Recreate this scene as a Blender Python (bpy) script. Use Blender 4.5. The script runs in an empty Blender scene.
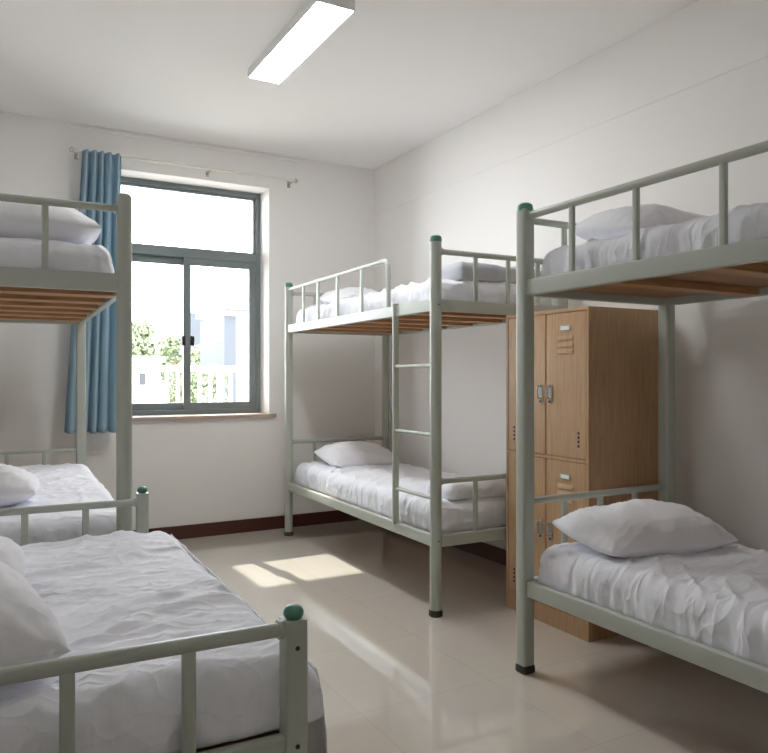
import bpy, bmesh, math, random
from mathutils import Vector, Matrix, noise
random.seed(7)
SC = bpy.context.scene
COL = SC.collection
PI = math.pi

# ------------------------------------------------------------------ materials
def srgb(r, g, b):
    def f(c):
        c /= 255.0
        return c / 12.92 if c <= 0.04045 else ((c + 0.055) / 1.055) ** 2.4
    return (f(r), f(g), f(b), 1.0)

def mat(name, col, rough=0.6, metal=0.0, spec=0.5, var=None, vscale=6.0, bump=0.0, bscale=200.0, coat=0.0):
    m = bpy.data.materials.new(name); m.use_nodes = True
    nt = m.node_tree; b = nt.nodes['Principled BSDF']
    b.inputs['Base Color'].default_value = col
    b.inputs['Roughness'].default_value = rough
    b.inputs['Metallic'].default_value = metal
    b.inputs['Specular IOR Level'].default_value = spec
    b.inputs['Coat Weight'].default_value = coat
    tc = nt.nodes.new('ShaderNodeTexCoord')
    if var:
        n = nt.nodes.new('ShaderNodeTexNoise'); n.inputs['Scale'].default_value = vscale
        n.inputs['Detail'].default_value = 4
        nt.links.new(tc.outputs['Object'], n.inputs['Vector'])
        mx = nt.nodes.new('ShaderNodeMix'); mx.data_type = 'RGBA'
        mx.inputs['A'].default_value = col; mx.inputs['B'].default_value = var
        nt.links.new(n.outputs['Fac'], mx.inputs['Factor'])
        nt.links.new(mx.outputs['Result'], b.inputs['Base Color'])
    if bump:
        n2 = nt.nodes.new('ShaderNodeTexNoise'); n2.inputs['Scale'].default_value = bscale
        nt.links.new(tc.outputs['Object'], n2.inputs['Vector'])
        bp = nt.nodes.new('ShaderNodeBump'); bp.inputs['Strength'].default_value = bump
        bp.inputs['Distance'].default_value = 0.002
        nt.links.new(n2.outputs['Fac'], bp.inputs['Height'])
        nt.links.new(bp.outputs['Normal'], b.inputs['Normal'])
    return m

def wood(name, c1, c2, stretch, rough=0.45):
    m = bpy.data.materials.new(name); m.use_nodes = True
    nt = m.node_tree; b = nt.nodes['Principled BSDF']; b.inputs['Roughness'].default_value = rough
    tc = nt.nodes.new('ShaderNodeTexCoord'); mp = nt.nodes.new('ShaderNodeMapping')
    mp.inputs['Scale'].default_value = stretch
    nt.links.new(tc.outputs['Object'], mp.inputs['Vector'])
    n = nt.nodes.new('ShaderNodeTexNoise'); n.inputs['Scale'].default_value = 4; n.inputs['Detail'].default_value = 8
    n.inputs['Distortion'].default_value = 0.6
    nt.links.new(mp.outputs['Vector'], n.inputs['Vector'])
    r = nt.nodes.new('ShaderNodeValToRGB')
    r.color_ramp.elements[0].position = 0.3; r.color_ramp.elements[0].color = c1
    r.color_ramp.elements[1].position = 0.72; r.color_ramp.elements[1].color = c2
    nt.links.new(n.outputs['Fac'], r.inputs['Fac']); nt.links.new(r.outputs['Color'], b.inputs['Base Color'])
    return m

M = {}
M['wall'] = mat('wall_paint', srgb(240, 237, 234), 0.85, var=srgb(237, 234, 231), vscale=2.0, bump=0.05)
M['ceil'] = mat('ceiling_paint', srgb(242, 240, 238), 0.9)
M['paint'] = mat('grey_green_enamel', srgb(182, 187, 177), 0.38, var=srgb(177, 182, 172), vscale=5)
M['green'] = mat('green_plastic_cap', srgb(82, 134, 118), 0.3)
M['rubber'] = mat('dark_rubber', srgb(62, 52, 46), 0.6)
M['steel'] = mat('bright_steel', srgb(205, 203, 196), 0.25, metal=0.9)
M['dark'] = mat('dark_hole', srgb(40, 38, 36), 0.6)
M['sheet'] = mat('white_sheet', srgb(240, 241, 248), 0.85, spec=0.2, bump=0.12, bscale=350)
M['pillow'] = mat('white_pillowcase', srgb(241, 241, 246), 0.85, spec=0.2, bump=0.12, bscale=350)
M['quilt'] = mat('pale_quilt', srgb(238, 238, 243), 0.88, spec=0.2, bump=0.12, bscale=350)
M['greyfab'] = mat('grey_blanket', srgb(190, 191, 197), 0.9, spec=0.2, bump=0.15, bscale=300)
M['slat'] = wood('pine_slat', srgb(160, 116, 76), srgb(198, 153, 108), (1.5, 30, 30))
M['board'] = wood('plywood_board', srgb(132, 93, 60), srgb(168, 126, 86), (2, 22, 22))
M['oak'] = wood('oak_laminate', srgb(181, 144, 107), srgb(202, 167, 130), (26, 26, 1.4), 0.42)
M['alu'] = mat('grey_window_aluminium', srgb(120, 129, 130), 0.45)
M['sill'] = mat('brown_stone_sill', srgb(196, 174, 160), 0.4, var=srgb(180, 158, 146), vscale=30)
M['base'] = mat('maroon_tile', srgb(88, 48, 40), 0.3, var=srgb(70, 38, 32), vscale=14)
M['rod'] = mat('cream_rod', srgb(228, 224, 214), 0.35)
M['white'] = mat('white_plastic', srgb(240, 240, 238), 0.4)
M['lampbody'] = mat('lamp_housing', srgb(235, 236, 236), 0.5)
M['ext'] = mat('white_render', srgb(225, 222, 216), 0.85)
M['extgrey'] = mat('exterior_grey_and_shade', srgb(68, 71, 77), 0.85)  # tower and gutter grey; the white building's side has its shade in this colour
M['extroof'] = mat('pale_roof', srgb(170, 170, 170), 0.85)
M['extglass'] = mat('dark_window_glass', srgb(40, 42, 48), 0.6)
M['leaf'] = mat('leaf_green', srgb(96, 106, 80), 0.7, var=srgb(120, 130, 100), vscale=1.2)
M['bark'] = mat('bark', srgb(92, 76, 60), 0.9)
M['ground'] = mat('courtyard_paving', srgb(150, 146, 138), 0.9)

# curtain: cloth with some light coming through
def creases(m, scale, stretch, dist):
    nt = m.node_tree; b = nt.nodes['Principled BSDF']
    tc = nt.nodes.new('ShaderNodeTexCoord'); prev = None
    for k, (sc_, st, rot) in enumerate(((scale, stretch, .35), (scale * 1.4, stretch, 1.25), (scale * 2.4, stretch, -.4))):
        mp = nt.nodes.new('ShaderNodeMapping'); mp.inputs['Scale'].default_value = (1, st, 1); mp.inputs['Rotation'].default_value = (0, .2, rot)
        n = nt.nodes.new('ShaderNodeTexNoise'); n.inputs['Scale'].default_value = sc_; n.inputs['Detail'].default_value = 1.5
        n.inputs['Distortion'].default_value = .5
        nt.links.new(tc.outputs['Object'], mp.inputs['Vector']); nt.links.new(mp.outputs['Vector'], n.inputs['Vector'])
        def mth(op, a, v):
            q = nt.nodes.new('ShaderNodeMath'); q.operation = op; nt.links.new(a, q.inputs[0])
            if v is not None: q.inputs[1].default_value = v
            return q
        a = mth('SUBTRACT', n.outputs['Fac'], .5); a = mth('ABSOLUTE', a.outputs[0], None); a = mth('MULTIPLY', a.outputs[0], -5.0)
        a = mth('EXPONENT', a.outputs[0], None); a = mth('POWER', a.outputs[0], 3.0)
        bp = nt.nodes.new('ShaderNodeBump'); bp.inputs['Strength'].default_value = .32; bp.inputs['Distance'].default_value = dist / (1 + .6 * k)
        nt.links.new(a.outputs[0], bp.inputs['Height'])
        if prev: nt.links.new(prev.outputs['Normal'], bp.inputs['Normal'])
        prev = bp
    old = b.inputs['Normal'].links
    if old:
        fb_ = old[0].from_node; nt.links.new(prev.outputs['Normal'], fb_.inputs['Normal'])
    else: nt.links.new(prev.outputs['Normal'], b.inputs['Normal'])
creases(M['sheet'], 2.0, 3.2, .018); creases(M['pillow'], 2.2, 2.4, .006); creases(M['quilt'], 3.5, 3.0, .012)
m = bpy.data.materials.new('blue_curtain_cloth'); m.use_nodes = True; nt = m.node_tree
b = nt.nodes['Principled BSDF']; b.inputs['Base Color'].default_value = srgb(163, 191, 206)
b.inputs['Roughness'].default_value = 0.85; b.inputs['Specular IOR Level'].default_value = 0.2
tr = nt.nodes.new('ShaderNodeBsdfTranslucent'); tr.inputs['Color'].default_value = srgb(163, 191, 206)
ms = nt.nodes.new('ShaderNodeMixShader'); ms.inputs[0].default_value = 0.22
nt.links.new(b.outputs[0], ms.inputs[1]); nt.links.new(tr.outputs[0], ms.inputs[2])
nt.links.new(ms.outputs[0], nt.nodes['Material Output'].inputs['Surface'])
M['curtain'] = m

# glass pane
m = bpy.data.materials.new('clear_glass'); m.use_nodes = True; nt = m.node_tree
nt.nodes.remove(nt.nodes['Principled BSDF'])
t = nt.nodes.new('ShaderNodeBsdfTransparent'); t.inputs['Color'].default_value = (0.97, 0.98, 0.98, 1)
g = nt.nodes.new('ShaderNodeBsdfGlossy'); g.inputs['Roughness'].default_value = 0.02
lw = nt.nodes.new('ShaderNodeLayerWeight'); lw.inputs['Blend'].default_value = 0.15
ms = nt.nodes.new('ShaderNodeMixShader')
nt.links.new(lw.outputs['Fresnel'], ms.inputs[0])
nt.links.new(t.outputs[0], ms.inputs[1]); nt.links.new(g.outputs[0], ms.inputs[2])
nt.links.new(ms.outputs[0], nt.nodes['Material Output'].inputs['Surface'])
M['glass'] = m

# lamp diffuser
m = bpy.data.materials.new('lit_diffuser'); m.use_nodes = True; nt = m.node_tree
b = nt.nodes['Principled BSDF']; b.inputs['Base Color'].default_value = (0.9, 0.9, 0.9, 1)
b.inputs['Emission Color'].default_value = (0.975, 0.99, 1.0, 1); b.inputs['Emission Strength'].default_value = 15.0
M['lit'] = m

# floor: polished beige tiles with thin joints
m = bpy.data.materials.new('polished_beige_tile'); m.use_nodes = True; nt = m.node_tree
b = nt.nodes['Principled BSDF']; b.inputs['Roughness'].default_value = 0.07
b.inputs['Specular IOR Level'].default_value = 0.7
b.inputs['Coat Weight'].default_value = 0.9; b.inputs['Coat Roughness'].default_value = 0.025; b.inputs['Coat IOR'].default_value = 1.6
tc = nt.nodes.new('ShaderNodeTexCoord'); mp = nt.nodes.new('ShaderNodeMapping')
T = 0.55
mp.inputs['Location'].default_value = (-1.13 + 4 * T, -2.2 + 8 * T, 0)
nt.links.new(tc.outputs['Object'], mp.inputs['Vector'])
br = nt.nodes.new('ShaderNodeTexBrick')
br.offset = 0.0; br.squash = 1.0
br.inputs['Scale'].default_value = 1.0
br.inputs['Mortar Size'].default_value = 0.0016
br.inputs['Mortar Smooth'].default_value = 0.1
br.inputs['Brick Width'].default_value = T; br.inputs['Row Height'].default_value = T
br.inputs['Color1'].default_value = srgb(220, 213, 202); br.inputs['Color2'].default_value = srgb(217, 210, 199)
br.inputs['Mortar'].default_value = srgb(203, 195, 184)
nt.links.new(mp.outputs['Vector'], br.inputs['Vector'])
n = nt.nodes.new('ShaderNodeTexNoise'); n.inputs['Scale'].default_value = 3.0; n.inputs['Detail'].default_value = 6
nt.links.new(tc.outputs['Object'], n.inputs['Vector'])
mx = nt.nodes.new('ShaderNodeMix'); mx.data_type = 'RGBA'; mx.blend_type = 'MULTIPLY'
mx.inputs['Factor'].default_value = 0.06
nt.links.new(br.outputs['Color'], mx.inputs['A']); nt.links.new(n.outputs['Color'], mx.inputs['B'])
nt.links.new(mx.outputs['Result'], b.inputs['Base Color'])
M['floor'] = m

# ------------------------------------------------------------------ mesh helpers
def box(bm, x0, x1, y0, y1, z0, z1):
    vs = [bm.verts.new(p) for p in ((x0, y0, z0), (x1, y0, z0), (x1, y1, z0), (x0, y1, z0),
                                    (x0, y0, z1), (x1, y0, z1), (x1, y1, z1), (x0, y1, z1))]
    for f in ((0, 3, 2, 1), (4, 5, 6, 7), (0, 1, 5, 4), (1, 2, 6, 5), (2, 3, 7, 6), (3, 0, 4, 7)):
        bm.faces.new([vs[i] for i in f])

def frame_axes(d):
    d = d.normalized()
    up = Vector((0, 0, 1)) if abs(d.z) < 0.9 else Vector((0, 1, 0))
    a = d.cross(up).normalized()
    return a, a.cross(d).normalized()

def loops(bm, rings, cap=True, closed=False):
    R = [[bm.verts.new(p) for p in r] for r in rings]
    n = len(R[0])
    rng = range(len(R)) if closed else range(len(R) - 1)
    for i in rng:
        A, B = R[i], R[(i + 1) % len(R)]
        for j in range(n):
            bm.faces.new((A[j], A[(j + 1) % n], B[(j + 1) % n], B[j]))
    if cap and not closed:
        bm.faces.new(list(reversed(R[0]))); bm.faces.new(R[-1])

def tube(bm, pts, r, n=14):
    pts = [Vector(p) for p in pts]
    rings = []
    a = None
    for i, p in enumerate(pts):
        if i == 0: d = pts[1] - p
        elif i == len(pts) - 1: d = p - pts[i - 1]
        else: d = (pts[i + 1] - p).normalized() + (p - pts[i - 1]).normalized()
        d.normalize()
        if a is None: a, bb = frame_axes(d)
        else:
            a = (a - d * a.dot(d)).normalized(); bb = d.cross(a) * -1
            bb = a.cross(d).normalized()
        rings.append([p + (a * math.cos(2 * PI * k / n) + bb * math.sin(2 * PI * k / n)) * r for k in range(n)])
    loops(bm, rings)

def rrect(hw, hh, r, seg=4):
    out = []
    for cx, cy, a0 in ((hw - r, hh - r, 0), (-hw + r, hh - r, 90), (-hw + r, -hh + r, 180), (hw - r, -hh + r, 270)):
        for k in range(seg + 1):
            a = math.radians(a0 + 90 * k / seg)
            out.append((cx + r * math.cos(a), cy + r * math.sin(a)))
    return out

def bar(bm, p0, p1, w, h, r=0.004):
    """bar of rounded rectangular section: w horizontal, h vertical-ish"""
    p0, p1 = Vector(p0), Vector(p1)
    a, bb = frame_axes(p1 - p0)
    prof = rrect(w / 2, h / 2, r)
    loops(bm, [[p + a * u + bb * v for u, v in prof] for p in (p0, p1)])

def lathe(bm, cx, cy, prof, n=20):
    rings = [[Vector((cx + r * math.cos(2 * PI * k / n), cy + r * math.sin(2 * PI * k / n), z)) for k in range(n)]
             for r, z in prof]
    loops(bm, rings)

def obj(name, bm, m, parent=None, smooth=True, loc=None):
    bmesh.ops.recalc_face_normals(bm, faces=bm.faces[:])
    me = bpy.data.meshes.new(name); bm.to_mesh(me); bm.free()
    me.materials.append(M[m])
    if smooth:
        for p in me.polygons: p.use_smooth = True
        try: me.set_sharp_from_angle(angle=math.radians(38))
        except Exception: pass
    o = bpy.data.objects.new(name, me); COL.objects.link(o)
    if parent: o.parent = parent
    if loc: o.location = loc
    return o

def bevel(o, w=0.003, s=2):
    md = o.modifiers.new('Bevel', 'BEVEL'); md.width = w; md.segments = s; md.limit_method = 'ANGLE'
    return o

def tag(o, label, cat, group=None):
    o['label'] = label; o['category'] = cat
    if group: o['group'] = group
    return o

def thing(name, label, cat, loc=(0, 0, 0), rot=0, group=None):
    o = bpy.data.objects.new(name, None); COL.objects.link(o)
    o.empty_display_size = 0.1
    o.location = loc; o.rotation_euler = (0, 0, rot)
    return tag(o, label, cat, group)

def struct(name, bm, m, parent=None, smooth=False):
    o = obj(name, bm, m, parent, smooth=smooth)
    if not parent: o['kind'] = 'structure'
    return o

def B(): return bmesh.new()

# ------------------------------------------------------------------ the room
XL, XR, YN, YF, H = -0.47, 2.79, -1.6, 5.17, 2.81
WX0, WX1, WZ0, WZ1 = 0.775, 1.895, 0.865, 2.548      # window opening
TH = 0.29
bm = B(); box(bm, XL - .2, XR + .2, YN - .2, YF + TH, -.12, 0); struct('floor', bm, 'floor')
bm = B(); box(bm, XL - .2, XR + .2, YN - .2, YF + TH, H, H + .12); struct('ceiling', bm, 'ceil')
bm = B(); box(bm, XL - .2, XL, YN - .2, YF + TH, 0, H); struct('wall_left', bm, 'wall')
bm = B(); box(bm, XR, XR + .2, YN - .2, YF + TH, 0, H)
box(bm, XR - .004, XR + .01, YN, YF, 2.44, H)          # upper band of plaster, a hair proud
struct('wall_right', bm, 'wall')
bm = B(); box(bm, XL, XR, YN - .2, YN, 0, H); struct('wall_near', bm, 'wall')
bm = B()
box(bm, XL, WX0, YF, YF + TH, 0, H); box(bm, WX1, XR, YF, YF + TH, 0, H)
box(bm, WX0, WX1, YF, YF + TH, 0, WZ0); box(bm, WX0, WX1, YF, YF + TH, WZ1, H)
struct('wall_far', bm, 'wall')
bm = B(); box(bm, XL, XR, YF - .012, YF, 0, .095); bevel(struct('baseboard_far', bm, 'base'))
bm = B(); box(bm, XR - .012, XR, YN, YF - .012, 0, .095); bevel(struct('baseboard_right', bm, 'base'))
bm = B(); box(bm, XL, XL + .012, YN, YF - .012, 0, .095); bevel(struct('baseboard_left', bm, 'base'))
bm = B(); tube(bm, [(.50, YF - .008, H - .028), (2.15, YF - .008, H - .028)], .010, 10)
struct('trim_1', bm, 'ceil', smooth=True)

# window
w = bpy.data.objects.new('window_1', None); COL.objects.link(w); w.location = ((WX0 + WX1) / 2, YF + .2, WZ0)
w['kind'] = 'structure'; w['label'] = 'grey aluminium sliding window with fixed top light above two sashes'
ox, oy, oz = w.location
def wbox(bm, x0, x1, y0, y1, z0, z1): box(bm, x0 - ox, x1 - ox, y0 - oy, y1 - oy, z0 - oz, z1 - oz)
FY0, FY1 = YF + .19, YF + .275
bm = B()
wbox(bm, WX0, WX0 + .035, FY0, FY1, WZ0, WZ1); wbox(bm, WX1 - .035, WX1, FY0, FY1, WZ0, WZ1)
wbox(bm, WX0 + .035, WX1 - .035, FY0, FY1, WZ0, WZ0 + .035); wbox(bm, WX0 + .035, WX1 - .035, FY0, FY1, WZ1 - .035, WZ1)
bevel(struct('window_frame', bm, 'alu', w))
bm = B(); wbox(bm, WX0 + .035, WX1 - .035, FY0, FY1, 2.015, 2.075); bevel(struct('transom', bm, 'alu', w))
def rect_frame(bm, x0, x1, y0, y1, z0, z1, wd, wb=None):
    wb = wb or wd
    wbox(bm, x0, x0 + wd, y0, y1, z0, z1); wbox(bm, x1 - wd, x1, y0, y1, z0, z1)
    wbox(bm, x0 + wd, x1 - wd, y0, y1, z0, z0 + wb); wbox(bm, x0 + wd, x1 - wd, y0, y1, z1 - wd, z1)
xm = 1.337
for nm, x0, x1, y0, y1, z0, z1, wd in (
        ('fixed_light', WX0 + .035, WX1 - .035, FY0 + .02, FY0 + .055, 2.075, WZ1 - .035, .016),
        ('sash', WX0 + .035, xm + .028, FY0 + .044, FY0 + .078, WZ0 + .035, 2.015, .05),
        ('sash', xm - .028, WX1 - .035, FY0 + .006, FY0 + .040, WZ0 + .035, 2.015, .052)):
    bm = B(); rect_frame(bm, x0, x1, y0, y1, z0, z1, wd); s = bevel(struct(nm, bm, 'alu', w), .002)
    bm = B(); ym = (y0 + y1) / 2; wbox(bm, x0 + wd, x1 - wd, ym - .003, ym + .003, z0 + wd, z1 - wd)
    struct('pane', bm, 'glass', s)
bm = B()
for k in range(2): wbox(bm, xm - .012 + (-.030 if k == 0 else .036), xm + .012 + (-.030 if k == 0 else .036), FY0 - .012, FY0 + .044, 1.37, 1.44)
lt = bevel(struct('latch', bm, 'dark', w), .006)
bm = B(); wbox(bm, WX0 - .04, WX1 + .05, YF - .03, FY0, WZ0 - .024, WZ0 + .001)
bevel(struct('window_sill', bm, 'sill', w), .005)

# ------------------------------------------------------------------ curtain and rod
RZ, RY = 2.607, 5.085
r_ = thing('curtain_rod', 'thin cream curtain rod fixed above the window', 'curtain rod', (1.3, YF, RZ))
bm = B(); tube(bm, [(.535 - 1.3, RY - YF, 0), (2.065 - 1.3, RY - YF, 0)], .0075, 10); obj('rod', bm, 'rod', r_)
for x in (.525, 2.075):
    bm = B()
    bmesh.ops.create_uvsphere(bm, u_segments=14, v_segments=10, radius=.017, matrix=Matrix.Translation((x - 1.3, RY - YF, 0)))
    obj('finial', bm, 'steel', r_)
for x in (.56, 1.43, 2.05):
    bm = B(); tube(bm, [(x - 1.3, 0, -.008), (x - 1.3, RY - YF, -.008)], .006, 8)
    box(bm, x - 1.3 - .012, x - 1.3 + .012, -.006, 0, -.035, .02); obj('bracket', bm, 'steel', r_)

def curtain_mesh():
    bm = B(); NU, NV = 150, 60
    verts = []
    for j in range(NV + 1):
        v = j / NV                      # 0 top .. 1 bottom
        z = 2.603 - v * (2.603 - .785)
        x0 = .578 - .115 * v ** 1.1; x1 = .826 - .005 * v
        row = []
        for i in range(NU + 1):
            u = i / NU
            ph = u + .012 * math.sin(3 * v + 5 * u)
            nf = 5.5
            top = max(0, 1 - v / .14)
            fold = math.sin(2 * PI * nf * ph + .5 * math.sin(4 * PI * u)) * (.040 + .008 * v)
            fold += math.sin(2 * PI * 11 * ph + 1.0) * .010 * (0.4 + top)
            fold += noise.noise((u * 6, v * 3, 1.3)) * .010
            pinch = math.exp(-((v - .045) / .02) ** 2)
            x = x0 + (x1 - x0) * u + math.cos(2 * PI * nf * ph) * .008 * (.4 + v)
            y = RY - .012 - .036 + fold * (1 - .45 * pinch) * .72
            zz = z + noise.noise((u * 9, 4.2, v)) * .006 * (v > .98)
            row.append(bm.verts.new((x, y, zz + .008 * math.sin(2 * PI * nf * ph) * v ** 6)))
        verts.append(row)
    for j in range(NV):
        for i in range(NU):
            bm.faces.new((verts[j][i], verts[j][i + 1], verts[j + 1][i + 1], verts[j + 1][i]))
    return bm
cu = obj('curtain', curtain_mesh(), 'curtain')
md = cu.modifiers.new('Solidify', 'SOLIDIFY'); md.thickness = .002
tag(cu, 'pleated light blue curtain gathered at the left of the window', 'curtain')

# ------------------------------------------------------------------ ceiling light
lx, ly = 1.368, 3.35
def ceiling_lamp(x, y, label):
    cl = thing('ceiling_light', label, 'ceiling light', (x, y, H))
    bm = B()
    w, l = .092, .462
    box(bm, -w, w, -l, l, -.028, 0)
    box(bm, -w, -w + .006, -l, l, -.044, -.028); box(bm, w - .006, w, -l, l, -.044, -.028)
    box(bm, -w + .006, w - .006, -l, -l + .006, -.044, -.028); box(bm, -w + .006, w - .006, l - .006, l, -.044, -.028)
    obj('housing', bm, 'lampbody', cl, smooth=False)
    bm = B(); box(bm, -w + .0065, w - .0065, -l + .0065, l - .0065, -.0465, -.029)
    bevel(obj('diffuser', bm, 'lit', cl, smooth=False), .004)
ceiling_lamp(lx, ly, 'long lit white ceiling light on the ceiling, in view above the beds')

# ------------------------------------------------------------------ air conditioner (only its end shows)
ac = thing('air_conditioner', 'white air conditioner cut by the upper left edge of the picture', 'air conditioner', (-.158, YF, 2.605))
bm = B()
prof = [(0, 0), (-.17, 0), (-.215, .03), (-.225, .10), (-.215, .19), (-.18, .2), (0, .2)]
loops(bm, [[Vector((x, y, z)) for y, z in prof] for x in (-.30, .262)])
bevel(obj('casing', bm, 'white', ac, smooth=False), .008)
bm = B()
box(bm, -.27, .235, -.205, -.172, -.004, .012); obj('air_flap', bm, 'lampbody', ac, smooth=False)

# ------------------------------------------------------------------ beds
POST = .054
def post(root, x, y, z1, style, cap='flat', holes=()):
    bm = B()
    if style == 'round':
        lathe(bm, x, y, [(POST * .52, .012), (POST * .52, z1)], 24)
    else:
        prof = rrect(POST / 2, POST / 2, .010 if style == 'square' else .005)
        loops(bm, [[Vector((x + u, y + v, z)) for u, v in prof] for z in (.012, z1)])
    p = obj('post', bm, 'paint', root)
    bm = B(); R = POST * .54
    if cap == 'flat':
        lathe(bm, x, y, [(R, z1 - .004), (R * 1.03, z1 + .008), (R * .93, z1 + .020), (R * .6, z1 + .027), (.002, z1 + .029)])
    elif cap == 'ball':
        lathe(bm, x, y, [(R * .55, z1 - .003), (R * .62, z1 + .001)] +
              [(.0180 * math.cos(a), z1 + .010 + .014 * math.sin(a)) for a in [math.radians(-40 + 13.4 * k) for k in range(10)]] + [(.001, z1 + .0243)])
    else:
        lathe(bm, x, y, [(R * .96, z1 - .004), (R * .95, z1 + .008), (R * .8, z1 + .018), (R * .4, z1 + .024), (.002, z1 + .025)])
    obj('cap', bm, 'paint' if cap == 'grey' else 'green', p)
    bm = B()
    if style == 'round':
        lathe(bm, x, y, [(R * 1.02, 0), (R * 1.16, .004), (R * 1.14, .022), (R * 1.03, .030)])
    else:
        loops(bm, [[Vector((x + u, y + v, z)) for u, v in rrect(h, h, .013)] for h, z in
                   ((POST * .52, 0), (POST * .57, .004), (POST * .56, .022), (POST * .52, .030))])
    obj('foot', bm, 'rubber', p)
    for (hx, hy, hz) in holes:
        bm = B()
        d = Vector((hx, hy, 0)); c = Vector((x, y, hz)) + d * (POST / 2 - .004)
        tube(bm, [c, c + d * .0055], .0042, 10)
        obj('bolt', bm, 'dark', p)
    return p

def deck(root, x0, x1, y0, y1, zt, hgt=.056, pitch=.30, t=.030, sw=.085):
    """rails centred on the post lines, slats across, board above; zt = rail top"""
    h = POST / 2 - .002
    for x in (x0, x1):
        bm = B(); bar(bm, (x, y0 + h, zt - hgt / 2), (x, y1 - h, zt - hgt / 2), t, hgt, .004)
        obj('side_rail', bm, 'paint', root)
    for y in (y0, y1):
        bm = B(); bar(bm, (x0 + h, y, zt - hgt / 2), (x1 - h, y, zt - hgt / 2), t, hgt, .004)
        obj('end_rail', bm, 'paint', root)
    n = int((y1 - y0 - .1) / pitch); s0 = (y1 - y0 - (n - 1) * pitch) / 2
    i = t / 2 + .001
    for k in range(n):
        yc = y0 + s0 + k * pitch
        bm = B(); box(bm, x0 + i, x1 - i, yc - sw / 2, yc + sw / 2, zt - hgt + .003, zt - hgt + .031)
        bevel(obj('slat', bm, 'slat', root, smooth=False), .002)
    bm = B(); box(bm, x0 + i, x1 - i, y0 + i, y1 - i, zt - hgt + .0312, zt - hgt + .042)
    obj('bed_board', bm, 'board', root, smooth=False)
    return zt - hgt + .042                                  # where a mattress lies

def rail_end(root, y, x0, x1, z, zb, bx, r=.0135, flip=1):
    """horizontal bar between two end posts with uprights down to the end rail"""
    h = POST / 2 - .003
    bm = B(); tube(bm, [(x0 + h, y, z), (x1 - h, y, z)], r)
    for s, x in ((1, x0), (-1, x1)):
        tube(bm, [(x + s * h, y, z), (x + s * (h + .012), y, z)], r * 1.3)
    obj('top_bar', bm, 'paint', root)
    for x in bx:
        bm = B(); bar(bm, (x, y, zb - .004), (x, y, z - r * .6), .022, .016, .004)
        obj('baluster', bm, 'paint', root)

def rail_side(root, x, y0, y1, z, zb, by, r=.0145, bent=False):
    """bar along the side from the post at y0 to y1; bent: y1 turns down to the rail"""
    h = (POST / 2 - .003) * (1 if y1 > y0 else -1)
    s = 1 if y1 > y0 else -1
    bm = B()
    if bent:
        pts = [(x, y0 + h, z), (x, y1 - s * .05, z)]
        pts += [(x, y1 - s * .05 + s * .05 * math.sin(a), z - .05 + .05 * math.cos(a)) for a in [math.radians(15 * k) for k in range(1, 7)]]
        pts += [(x, y1, zb - .004)]
    else:
        pts = [(x, y0 + h, z), (x, y1 - h, z)]
    tube(bm, pts, r)
    tube(bm, [(x, y0 + h, z), (x, y0 + h + s * .014, z)], r * 1.3)
    if not bent: tube(bm, [(x, y1 - h, z), (x, y1 - h - s * .014, z)], r * 1.3)
    obj('guard_rail', bm, 'paint', root)
    for y in by:
        bm = B(); bar(bm, (x, y, zb - .004), (x, y, z - r * .6), .016, .022, .004)
        obj('baluster', bm, 'paint', root)

# ---- middle bunk (beside the window, along the right wall)
ZU, ZL = 1.512, .383
mx_, my_ = 1.908, 2.92
W_, L_ = .79, 1.99
MROT = math.radians(-1.15)
mid = thing('bunk_bed', 'grey-green bunk bed with ladder, standing next to the window', 'bunk bed', (mx_, my_, 0), MROT)
def mbp(x, y, z):
    c, s = math.cos(MROT), math.sin(MROT)
    return (mx_ + x * c - y * s, my_ + x * s + y * c, z)
for (x, y) in ((0, 0), (0, L_), (W_, 0), (W_, L_)):
    post(mid, x, y, 1.79, 'round', 'flat', [(0, -1, 1.485), (0, -1, .36)] if (x, y) == (0, 0) else ())
su = deck(mid, 0, W_, 0, L_, ZU); sl = deck(mid, 0, W_, 0, L_, ZL)
rail_side(mid, 0, L_, .475, 1.768, ZU, [1.70, 1.445, 1.137, .80], .012, bent=True)
rail_side(mid, W_, L_, 0, 1.768, ZU, [1.70, 1.38, 1.06, .74, .42, .16], .012)
rail_end(mid, 0, 0, W_, 1.742, ZU, [.23, .43, .62]); rail_end(mid, L_, 0, W_, 1.742, ZU, [.2, .4, .6])
rail_end(mid, 0, 0, W_, .640, ZL, [.23, .43, .62]); rail_end(mid, L_, 0, W_, .672, ZL, [.2, .4, .6])
lad = None
bm = B(); bar(bm, (-.014, .372, ZL - .01), (-.014, .372, 1.522), .034, .020, .008)
lad = obj('ladder_leg', bm, 'paint', mid)
for z in (1.195, .862, .560):
    bm = B(); tube(bm, [(-.013, .362, z), (-.004, POST / 2 - .004, z)], .0105, 10); obj('rung', bm, 'paint', mid)

# ---- right bunk (nearer the camera)
rx_, ry_ = 1.851, 2.20
W2, L_ = .80, 1.96
rb = thing('bunk_bed', 'grey-green bunk bed at the right edge, in front of the wooden locker', 'bunk bed', (rx_, ry_, 0))
for (x, y) in ((0, 0), (0, -L_), (W2, 0), (W2, -L_)):
    post(rb, x, y, 1.787, 'square', 'flat')
ru = deck(rb, 0, W2, -L_, 0, 1.515, .060, pitch=.38, sw=.07); rl = deck(rb, 0, W2, -L_, 0, .357, .060)
rail_side(rb, 0, 0, -L_, 1.762, 1.515, [-.255, -.545, -.86, -1.17, -1.48, -1.76])
rail_side(rb, W2, 0, -L_, 1.762, 1.515, [-.30, -.62, -.94, -1.26, -1.58])
rail_end(rb, 0, 0, W2, 1.750, 1.515, [.2, .4, .6]); rail_end(rb, -L_, 0, W2, 1.750, 1.515, [.2, .4, .6])
rail_end(rb, 0, 0, W2, .658, .357, [.20, .40, .60]); rail_end(rb, -L_, 0, W2, .658, .357, [.2, .4, .6])

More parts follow.
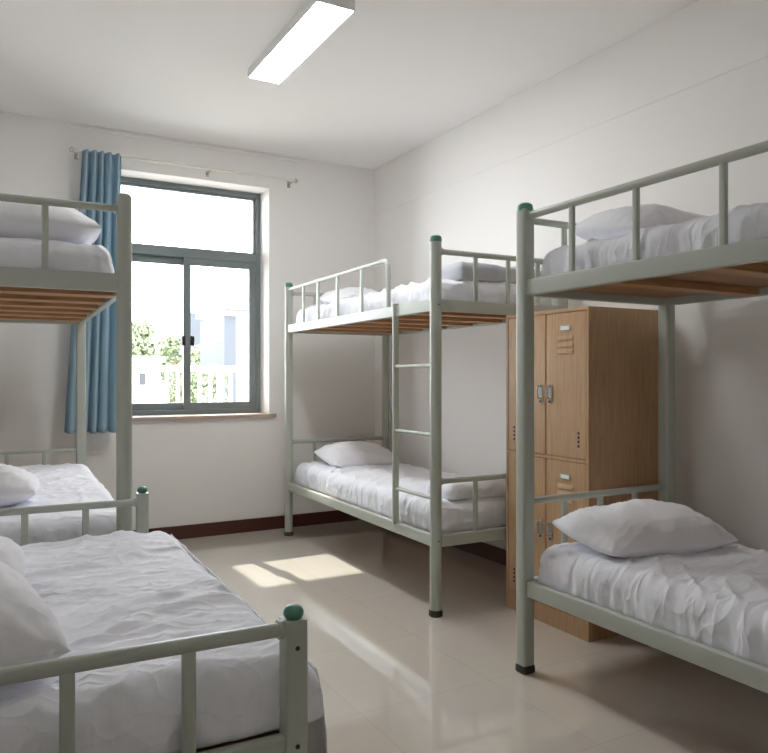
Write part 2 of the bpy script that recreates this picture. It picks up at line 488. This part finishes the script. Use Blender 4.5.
# ---- left bunk (at the window wall, left side)
lx_, ly_ = .469, 2.815
W3, L3 = .85, 1.89
LROT = math.radians(-2.0)
lb = thing('bunk_bed', 'grey-green bunk bed at the left edge, beside the blue curtain', 'bunk bed', (lx_, ly_, 0), LROT)
for (x, y) in ((0, 0), (0, L3), (-W3, 0), (-W3, L3)):
    post(lb, x, y, 1.795, 'round' if (x, y) == (0, 0) else 'square', 'grey')
lu = deck(lb, -W3, 0, 0, L3, 1.520, .066, pitch=.285, t=.028, sw=.10); ll = deck(lb, -W3, 0, 0, L3, .49, .06)
rail_end(lb, 0, -W3, 0, 1.760, 1.520, [-.265, -.53]); rail_end(lb, L3, -W3, 0, 1.70, 1.520, [-.2, -.4, -.6])
rail_end(lb, L3, -W3, 0, .705, .49, [-.20, -.395, -.59], .011)

# ---- low bed in the foreground (left)
fx_, fy_ = .477, 1.180
W4, L4 = .86, 1.535
FROT = math.radians(-1.4)
fb = thing('single_bed', 'low grey-green bed with green ball finials in the left foreground', 'bed', (fx_, fy_, 0), FROT)
POST = .040
for (x, y) in ((0, 0), (0, L4), (-W4, 0), (-W4, L4)):
    post(fb, x, y, .724, 'sharp', 'ball', [(0, -1, .678), (0, -1, .510)] if (x, y) == (0, 0) else ())
fl = deck(fb, -W4, 0, 0, L4, .525, .05, pitch=.28, t=.026)
rail_end(fb, 0, -W4, 0, .708, .525, [-.180, -.361, -.542, -.72], .0125)
rail_end(fb, L4, -W4, 0, .692, .525, [-.19, -.38, -.57], .0125)
POST = .054

# ------------------------------------------------------------------ bedding
def sheet_height(x, y, seed, amp, ang=0.35, freq=1.0):
    """long sharp folds, two families blended by a slow mask"""
    v = 0.0
    wx = x + .10 * noise.noise((x * 2.2, y * 2.2, seed + 9)); wy = y + .10 * noise.noise((x * 2.2, y * 2.2, seed + 17))
    for k, (a, f, st, am) in enumerate(((ang, 7, 1.6, 1.0), (ang + .8, 10, 2.3, .75), (ang - .5, 17, 3.6, .55), (ang + .3, 30, 5.5, .30))):
        ca, sa = math.cos(a), math.sin(a)
        u = (wx * ca + wy * sa) * st * freq; w = (-wx * sa + wy * ca) * f * freq
        r = 1 - abs(noise.noise((u, w, seed + 31 * k))) * 2.2
        r = max(r, 0) ** 3.2
        msk = .35 + .65 * max(0, min(1, .5 + 1.1 * noise.noise((x * 1.7, y * 1.7, seed * 2 + 5 * k))))
        v += r * am * msk
    return amp * v

def padded(sx, sy, sz, r, seed, amp=.008, ang=.35, ruche=.006, sag=0.0, res=.0105, hem=0.0, rise=0.0, freq=1.0):
    """rounded slab, origin at the middle of its bottom; wrinkled on top, ruched along the sides"""
    bm = B()
    nx, ny, nz = max(4, int(sx / res)), max(4, int(sy / res)), max(6, int(sz / res))
    hx, hy, hz = sx / 2, sy / 2, sz / 2
    cache = {}
    def V(i, j, k):
        key = (i, j, k)
        if key in cache: return cache[key]
        p = Vector((-hx + sx * i / nx, -hy + sy * j / ny, -hz + sz * k / nz))
        t_ = k / nz
        rz = min(r, hz * .98) if t_ > .5 else .020
        rr = r if t_ > .5 else .022 + (r - .022) * (t_ * 2) ** 1.0
        c = Vector((max(-hx + rr, min(hx - rr, p.x)), max(-hy + rr, min(hy - rr, p.y)), max(-hz + rz, min(hz - rz, p.z))))
        d = p - c
        d = Vector((d.x / rr, d.y / rr, d.z / rz))
        if d.length > 1e-6:
            d.normalize()
        q = c + Vector((d.x * rr, d.y * rr, d.z * rz))
        nrm = d
        tp = max(0, nrm.z)
        side = 1 - abs(nrm.z)
        z = q.z + hz
        off = Vector((0, 0, 0))
        if nrm.z > -0.2:
            edge = min(hx - abs(q.x), hy - abs(q.y))
            off.z += sheet_height(q.x, q.y, seed, amp, ang, freq) * (tp ** .6)
            off.z += .006 * noise.noise((q.x * 2, q.y * 2, seed)) * tp
            off.z -= sag * tp * math.exp(-max(edge, 0) / .06)
            off.z += rise * tp * max(0, (q.y + hy) / sy)
        if side > 0.05:
            s = (q.x + q.y * 1.3) if abs(nrm.x) > abs(nrm.y) else (q.x * 1.3 + q.y)
            g = noise.noise((s * 13 + 3 * noise.noise((s * 2, z * 4, seed)), z * 7, seed + 3)) * .9 + noise.noise((s * 30, z * 9, seed + 8)) * .5
            g2 = sheet_height(s * 1.2, z * 1.4 + s * .3, seed + 50, 1.0, .9) * .8
            o2 = ruche * (g + g2 - .3) * side
            off.x += nrm.x * o2; off.y += nrm.y * o2
            if hem:
                low = max(0, 1 - z / (sz * .8))
                off.x += nrm.x * hem * low; off.y += nrm.y * hem * low
        q = q + off
        q.z += hz
        if q.z < 0: q.z = 0
        v = bm.verts.new(q); cache[key] = v
        return v
    def quad(a, b_, c, d): bm.faces.new((V(*a), V(*b_), V(*c), V(*d)))
    for i in range(nx):
        for j in range(ny):
            quad((i, j, nz), (i + 1, j, nz), (i + 1, j + 1, nz), (i, j + 1, nz))
            quad((i, j, 0), (i, j + 1, 0), (i + 1, j + 1, 0), (i + 1, j, 0))
    for i in range(nx):
        for k in range(nz):
            quad((i, 0, k), (i + 1, 0, k), (i + 1, 0, k + 1), (i, 0, k + 1))
            quad((i, ny, k), (i, ny, k + 1), (i + 1, ny, k + 1), (i + 1, ny, k))
    for j in range(ny):
        for k in range(nz):
            quad((0, j, k), (0, j, k + 1), (0, j + 1, k + 1), (0, j + 1, k))
            quad((nx, j, k), (nx, j + 1, k), (nx, j + 1, k + 1), (nx, j, k + 1))
    return bm

def pillow_mesh(sx, sy, t, seed, nu=64, nv=48):
    """soft cushion with four drawn-out corners; origin at the middle of its underside"""
    bm = B(); hx, hy = sx / 2, sy / 2
    def prof(a):
        return max(0.0, 1 - abs(a) ** 2.6) ** .62
    def P(u, v, s):
        # edges bow inwards between the corners
        rc = 1 - .07 * u * u * v * v; bx = (1 - .035 * (1 - v * v)) * rc; by = (1 - .05 * (1 - u * u)) * rc
        ex = u * hx * (bx if abs(u) > 0 else 1); ey = v * hy * by
        h = prof(u) * prof(v)
        h = h * (.93 + .14 * noise.noise((u * 1.6, v * 1.6, seed)))
        if s > 0:
            z = t * .34 + t * .66 * h
            e = (1 - min(1, h * 1.15))
            z += .010 * e * noise.noise((u * 7, v * 7, seed + 4)) * (h > 0)
            w = sheet_height(ex * 1.7, ey * 1.7, seed + 11, .010, .9 + seed)
            z += w * min(1, h * 2.2)
        else:
            z = t * .34 - t * .34 * min(1, h * 1.5)
        return Vector((ex, ey, z))
    top = [[None] * (nu + 1) for _ in range(nv + 1)]; bot = [[None] * (nu + 1) for _ in range(nv + 1)]
    for j in range(nv + 1):
        for i in range(nu + 1):
            u = math.sin((2 * i / nu - 1) * PI / 2); v = math.sin((2 * j / nv - 1) * PI / 2)
            u = .5 * u + .5 * (2 * i / nu - 1); v = .5 * v + .5 * (2 * j / nv - 1)
            top[j][i] = bm.verts.new(P(u, v, 1))
            if 0 < i < nu and 0 < j < nv: bot[j][i] = bm.verts.new(P(u, v, -1))
            else: bot[j][i] = top[j][i]
    for j in range(nv):
        for i in range(nu):
            bm.faces.new((top[j][i], top[j][i + 1], top[j + 1][i + 1], top[j + 1][i]))
            f = (bot[j][i], bot[j + 1][i], bot[j + 1][i + 1], bot[j][i + 1])
            if len(set(f)) == 4 and not all(a is b for a, b in zip(f, (top[j][i], top[j + 1][i], top[j + 1][i + 1], top[j][i + 1]))):
                try: bm.faces.new(f)
                except ValueError: pass
    return bm

def soft(name, bm, m, loc, rot=(0, 0, 0), label='', cat='', group=None):
    o = obj(name, bm, m)
    for p in o.data.polygons: p.use_smooth = True
    a = o.data.attributes.get('sharp_edge')
    if a: o.data.attributes.remove(a)
    o.location = loc; o.rotation_euler = rot
    return tag(o, label, cat, group)

# mattresses
G = 'white sheeted mattresses'
soft('mattress', padded(.735, 1.915, .118, .055, 3, .020, .5, .009, rise=0), 'sheet', mbp(W_ / 2, .995, su), (0, 0, MROT),
     'mattress in a crumpled white sheet on the upper deck of the ladder bunk', 'mattress', G)
soft('mattress', padded(.735, 1.915, .150, .060, 8, .014, .2, .012), 'sheet', mbp(W_ / 2, .995, sl), (0, 0, MROT),
     'white sheeted mattress on the lower deck of the ladder bunk', 'mattress', G)
soft('mattress', padded(.745, 1.885, .130, .060, 13, .012, .4, .011), 'sheet', (rx_ + W2 / 2, ry_ - L_ / 2, ru), (0, 0, 0),
     'white sheeted mattress on the upper deck at the right edge', 'mattress', G)
soft('mattress', padded(.745, 1.885, .152, .062, 21, .014, .12, .010), 'sheet', (rx_ + W2 / 2 - .010, ry_ - L_ / 2 + .006, rl), (0, 0, 0),
     'wrinkled white mattress on the lower deck in front of the wooden locker', 'mattress', G)
def lbp(x, y, z):
    c, s = math.cos(LROT), math.sin(LROT)
    return (lx_ + x * c - y * s, ly_ + x * s + y * c, z)
def fbp(x, y, z):
    c, s = math.cos(FROT), math.sin(FROT)
    return (fx_ + x * c - y * s, fy_ + x * s + y * c, z)
soft('mattress', padded(.79, 1.81, .138, .060, 29, .009, .3, .008), 'sheet', lbp(-W3 / 2, L3 / 2, lu), (0, 0, LROT),
     'white sheeted mattress on the upper deck at the left edge', 'mattress', G)
soft('mattress', padded(.82, 1.81, .155, .060, 37, .011, .9, .008), 'sheet', lbp(-W3 / 2 + .052, L3 / 2, ll), (0, 0, LROT),
     'white mattress on the lower deck below the blue curtain', 'mattress', G)
fgm = soft('mattress', padded(.90, 1.425, .112, .050, 45, .017, .15, .013, hem=.022, rise=-.042), 'sheet', fbp(-.385, L4 / 2 - .022, fl), (0, 0, FROT),
     'large wrinkled white mattress on the low bed in the left foreground', 'mattress', G)

bm = B(); rows = []
for j in range(13):
    v = j / 12
    rows.append([bm.verts.new((.462 + .020 * math.sin(v * 2.2) + .010 * v * math.sin(i * .42 + 1.2 * math.sin(i * .13)) + .006 * noise.noise((i * .2, v * 2, 5)),
                               -.665 + 1.33 * i / 80, .075 - .215 * v + .010 * v * noise.noise((i * .12, 3, 1)))) for i in range(81)])
for j in range(12):
    for i in range(80): bm.faces.new((rows[j][i], rows[j][i + 1], rows[j + 1][i + 1], rows[j + 1][i]))
sh = obj('sheet_hem', bm, 'sheet', fgm)
md = sh.modifiers.new('Solidify', 'SOLIDIFY'); md.thickness = .003
# pillows
GP = 'white pillows'
def pillow(sx, sy, t, seed, loc, rot, label, m='pillow'):
    return soft('pillow', pillow_mesh(sx, sy, t, seed), m, loc, rot, label, 'pillow', GP)
D = math.radians
pillow(.54, .38, .150, 1, (2.335, 4.60, sl + .158), (D(10), 0, D(4)), 'white pillow on the lower deck of the ladder bunk')
pillow(.50, .40, .140, 2, (2.34, 4.58, su + .128), (D(8), 0, D(2)), 'white pillow on the upper deck of the ladder bunk, at the window end')
pillow(.62, .40, .155, 3, (2.225, 1.960, rl + .158), (D(6), 0, D(-8)), 'plump white pillow on the lower deck in front of the wooden locker')
pillow(.52, .40, .160, 4, (2.245, 1.95, ru + .138), (D(8), 0, D(-3)), 'white pillow on the upper deck at the right edge')
pillow(.74, .44, .185, 5, lbp(-.42, .285, lu + .143), (0, 0, LROT + D(2)), 'white pillow on the upper deck at the left edge')
pillow(.58, .42, .165, 6, lbp(-.545, .52, ll + .160), (0, 0, LROT + D(-3)), 'white pillow on the lower deck under the left upper bunk')
pillow(.54, .50, .205, 7, fbp(-.635, .315, fl + .110), (0, D(3), D(8)), 'nearer of the two white pillows on the foreground bed')
pillow(.52, .46, .160, 9, fbp(-.650, .86, fl + .100), (0, D(3), D(-4)), 'farther of the two white pillows on the foreground bed')

# folded bedding at the foot of the ladder bunk
soft('folded_blanket', padded(.58, .25, .085, .038, 61, .010, .2, .008, res=.009), 'greyfab', mbp(.455, .185, su + .126), (0, 0, D(2)),
     'folded grey blanket on the upper deck of the ladder bunk, behind the end rail', 'blanket')
soft('folded_quilt', padded(.62, .26, .078, .038, 71, .012, .2, .010, res=.009), 'quilt', mbp(.44, .19, sl + .158), (0, 0, D(-2)),
     'folded pale quilt on the lower deck of the ladder bunk, beside the locker', 'quilt')

# ------------------------------------------------------------------ locker
KX0, KX1, KY0, KY1, KH = 2.290, 2.740, 2.306, 2.866, 1.447
lk = thing('locker', 'oak-coloured four-door locker between the two right-hand bunks', 'locker', (KX0, KY0, 0))
KW, KD = KY1 - KY0, KX1 - KX0
f = .016
bm = B()
box(bm, f, KD, 0, .018, 0, KH); box(bm, f, KD, KW - .018, KW, 0, KH)         # sides
box(bm, f, KD, .018, KW - .018, KH - .018, KH); box(bm, f, KD, .018, KW - .018, .09, .108)
box(bm, KD - .01, KD, .018, KW - .018, .108, KH - .018); box(bm, f, KD - .01, .018, KW - .018, .764, .782)
box(bm, f, KD - .01, KW / 2 - .009 - .012, KW / 2 + .009 - .012, .108, KH - .018)
box(bm, f + .006, f + .02, .018, KW - .018, 0, .09)
bevel(obj('carcass', bm, 'oak', lk, smooth=False), .0015)
bm = B()
box(bm, 0, f, 0, .014, 0, KH); box(bm, 0, f, KW - .014, KW, 0, KH)
box(bm, 0, f, .014, KW - .014, KH - .016, KH); box(bm, 0, f, .014, KW - .014, 0, .085)
box(bm, 0, f, .014, KW - .014, .766, .780)
bevel(obj('face_frame', bm, 'oak', lk, smooth=False), .0015)
ysp = .272
for (y0, y1, hs) in ((.0165, ysp - .0035, 1), (ysp + .0035, KW - .0165, -1)):
    for (z0, z1, hz) in ((.0875, .7635, .440), (.7825, KH - .0185, 1.068)):
        bm = B(); box(bm, .001, .015, y0, y1, z0, z1)
        d = bevel(obj('door', bm, 'oak', lk, smooth=False), .003)
        yc = (y0 + y1) / 2
        for k in range(3):
            bm = B(); zc = z1 - .112 - .030 * k
            pr = [(.002, -.010), (-.006, -.009), (-.0005, .008), (.002, .009)]
            loops(bm, [[Vector((x, y, zc + z)) for x, z in pr] for y in (yc - .048, yc + .048)])
            obj('vent_louvre', bm, 'oak', d, smooth=False)
        bm = B(); box(bm, -.003, .002, yc - .034, yc + .034, z1 - .082, z1 - .055)
        lh = bevel(obj('label_holder', bm, 'steel', d, smooth=False), .002)
        bm = B(); box(bm, -.0036, -.002, yc - .026, yc + .026, z1 - .077, z1 - .060)
        obj('card', bm, 'white', lh, smooth=False)
        hy = y1 - .028 if hs > 0 else y0 + .028
        bm = B(); box(bm, -.004, .003, hy - .013, hy + .013, hz - .050, hz + .038)
        hp = bevel(obj('handle_plate', bm, 'steel', d, smooth=False), .003)
        bm = B(); tube(bm, [(-.002, hy, hz + .031), (-.020, hy, hz + .027), (-.022, hy, hz), (-.020, hy, hz - .022), (-.002, hy, hz - .027)], .0042, 8)
        obj('handle', bm, 'steel', hp)
        bm = B(); tube(bm, [(-.0035, hy, hz - .040), (-.0065, hy, hz - .040)], .0055, 10)
        obj('keyhole', bm, 'dark', hp)
        for k in range(4):
            bm = B(); yy = y0 + .045 if hs > 0 else y1 - .045
            tube(bm, [(.0005, yy, z0 + .055 + .019 * k), (.003, yy, z0 + .055 + .019 * k)], .0065, 10)
            o = obj('vent_hole', bm, 'dark', d); o.location = (-.0006, 0, 0)

# ------------------------------------------------------------------ outside the window
bm = B(); box(bm, -14, 60, YF + TH + 1.9, 150, -3.3, -3.1); o = struct('ground', bm, 'ground')
bm = B(); box(bm, -1.5, 6, YF + TH, YF + TH + 1.9, -.25, -.05); struct('balcony_floor', bm, 'ground')
# added unseen slab that trims the sun patch; deeper at its left part
bm = B(); box(bm, -1.5, 6, YF + TH, 7.02, 3.25, 3.40); box(bm, -1.5, .86, 7.02, 7.75, 3.25, 3.40)
struct('sun_blocker', bm, 'ext')
rl_ = thing('balcony_railing', 'white balcony railing outside the window', 'railing', (1.5, 7.15, -.05))
bm = B(); box(bm, -3, 4, -.03, .03, 1.24, 1.30); obj('top_rail', bm, 'white', rl_, smooth=False)
bm = B(); box(bm, -3, 4, -.02, .02, .10, .14); obj('bottom_rail', bm, 'white', rl_, smooth=False)
for k in range(36):
    x = -.02 + k * .105
    bm = B(); wd = .014 if k % 6 else .028
    box(bm, x - wd, x + wd, -wd, wd, 0 if k % 6 == 0 else .14, 1.24)
    obj('baluster', bm, 'white', rl_, smooth=False)

def house(name, label, x0, x1, y0, y1, z0, z1, wins, m, roof=.25, over=.3):
    t = thing(name, label, 'building', ((x0 + x1) / 2, y0, z0))
    cx = (x0 + x1) / 2
    bm = B(); box(bm, x0 - cx, x1 - cx, 0, y1 - y0, 0, z1 - z0); obj('wall', bm, m, t, smooth=False)
    bm = B(); box(bm, x0 - cx - over, x1 - cx + over, -over, y1 - y0 + over, z1 - z0, z1 - z0 + roof); obj('roof', bm, 'extroof' if m == 'extgrey' else 'ext', t, smooth=False)
    for (wx, wz, ww, wh) in wins:
        bm = B(); box(bm, wx - cx - ww / 2 - .08, wx - cx + ww / 2 + .08, -.06, .05, wz - z0 - wh / 2 - .08, wz - z0 + wh / 2 + .08)
        fr = obj('window', bm, 'ext', t, smooth=False)
        bm = B(); box(bm, wx - cx - ww / 2, wx - cx + ww / 2, -.075, -.06, wz - z0 - wh / 2, wz - z0 + wh / 2); obj('pane', bm, 'extglass', fr, smooth=False)
    return t
def at(px, D_, y):
    off = (px - 384) / 728.0
    return Vector((D_ * (.4863 + off * .8738), D_ * (.8738 - off * .4863), 1.143 + (376.5 - y) / 728.0 * D_))
a = at(105, 16, 362); b_ = at(160, 16, 362)
house('building', 'low white building with a small window beyond the railing', a.x, b_.x, b_.y, b_.y + 5, -3.1, a.z,
      [(at(140, 16, 379).x, at(140, 16, 379).z, .14, .26)], 'ext', .12, .1)
a = at(187, 110, 313); b_ = at(206, 110, 313)
house('building', 'distant blue-grey tower block behind the trees', a.x, b_.x, a.y, a.y + 4, -3.1, a.z, [], 'extgrey', .5, .1)
a = at(232, 19, 312)
hb = house('building', 'tall white building at the right side of the window view', a.x, a.x + 6.44, a.y, a.y + 2.4, -3.1, a.z, [], 'ext', .15, .25)
bm = B(); box(bm, -3.44, -3.12, -.05, 2.3, 0, a.z + 3.0); obj('shaded_side', bm, 'extgrey', hb, smooth=False)  # dark strip standing for the shaded side, shade put into its colour
bm = B(); box(bm, -3.47, 3.47, -.28, -.25, a.z + 3.1, a.z + 3.16); obj('gutter', bm, 'extgrey', hb, smooth=False)

def tree(px, D_, ytop, wpx, label, seed, n=1500):
    rnd = random.Random(seed)
    c = at(px, D_, ytop); top = c.z; R = wpx / 2 / 728 * D_
    t = thing('tree', label, 'tree', (c.x, c.y, -3.1), 0, 'trees outside the window')
    hz = top + 3.1
    crown = R * 1.1
    bm = B()
    for s in (0, 1, 2):
        a_ = s * 2.1 + seed
        tube(bm, [(0, 0, 0), (.05 * s, 0, hz * .4), (math.cos(a_) * R * .4, math.sin(a_) * R * .4, hz * .8)], .10, 7)
    obj('trunk', bm, 'bark', t)
    bm = B()
    blobs = []
    for k in range(9):
        a_ = rnd.uniform(0, 2 * PI); rr = rnd.uniform(0, .7) * R
        blobs.append((Vector((math.cos(a_) * rr, math.sin(a_) * rr, hz - crown * rnd.uniform(.5, 1.7))), R * rnd.uniform(.35, .6)))
    blobs.append((Vector((0, 0, hz - crown * .5)), R * .5))
    for k in range(n):
        c0, r0 = rnd.choice(blobs)
        d = Vector((rnd.gauss(0, 1), rnd.gauss(0, 1), rnd.gauss(0, 1))).normalized()
        p = c0 + d * r0 * rnd.uniform(.6, 1.05)
        p.z = min(p.z, hz)
        s = rnd.uniform(.05, .10) * D_ / 22
        e1 = Vector((rnd.gauss(0, 1), rnd.gauss(0, 1), rnd.gauss(0, 1))).normalized()
        e2 = e1.cross(d)
        if e2.length < .1: continue
        e2.normalize()
        vs = [bm.verts.new(p + e1 * s), bm.verts.new(p + e2 * s * .5), bm.verts.new(p - e1 * s), bm.verts.new(p - e2 * s * .5)]
        bm.faces.new(vs)
    me_o = obj('foliage', bm, 'leaf', t, smooth=False)
for args in ((142, 24, 318, 46, 'tree behind the low white building', 3, 2600),
             (170, 33, 331, 46, 'dense tree at the middle of the left sash view', 5, 2600),
             (200, 25, 343, 50, 'bushy tree below the blue-grey tower', 8, 2600),
             (226, 30, 350, 40, 'low bushy tree beside the tall white building', 12, 2200),
             (182, 13, 361, 44, 'low shrub right behind the balcony railing, by the mullion', 15, 2600),
             (216, 12.5, 364, 46, 'low shrub right behind the balcony railing, at the right sash', 18, 2600)):
    tree(*args)

# ------------------------------------------------------------------ light and camera
wd = bpy.data.worlds.new('daylight'); SC.world = wd; wd.use_nodes = True
bg = wd.node_tree.nodes['Background']; bg.inputs[0].default_value = (.93, .97, 1.0, 1); bg.inputs[1].default_value = 5.0
sun = bpy.data.lights.new('sun', 'SUN'); sun.energy = 2.6; sun.angle = math.radians(.6); sun.color = (1, .95, .86)
so = bpy.data.objects.new('sun', sun); COL.objects.link(so)
so.rotation_euler = Vector((-.14, 1.0, 1.0)).to_track_quat('Z', 'Y').to_euler()
so.location = (0, 12, 12)
pl = bpy.data.lights.new('window_portal', 'AREA'); pl.shape = 'RECTANGLE'; pl.size = WX1 - WX0; pl.size_y = WZ1 - WZ0
pl.cycles.is_portal = True
po = bpy.data.objects.new('window_portal', pl); COL.objects.link(po)
po.location = ((WX0 + WX1) / 2, YF + TH + .01, (WZ0 + WZ1) / 2); po.rotation_euler = (math.radians(-90), 0, 0)

cam = bpy.data.cameras.new('camera'); cam.sensor_width = 36; cam.lens = 36 * 728 / 768; cam.clip_start = .05; cam.clip_end = 400
co = bpy.data.objects.new('camera', cam); COL.objects.link(co)
co.location = (0, 0, 1.143); co.rotation_euler = (math.radians(90), 0, math.radians(-29.1))
SC.camera = co
SC.cycles.max_bounces = 14; SC.cycles.diffuse_bounces = 9; SC.cycles.glossy_bounces = 5; SC.cycles.transparent_max_bounces = 12
SC.view_settings.view_transform = 'Standard'; SC.view_settings.look = 'None'
SC.view_settings.gamma = 1; SC.view_settings.exposure = 1.5; SC.view_settings.use_curve_mapping = False
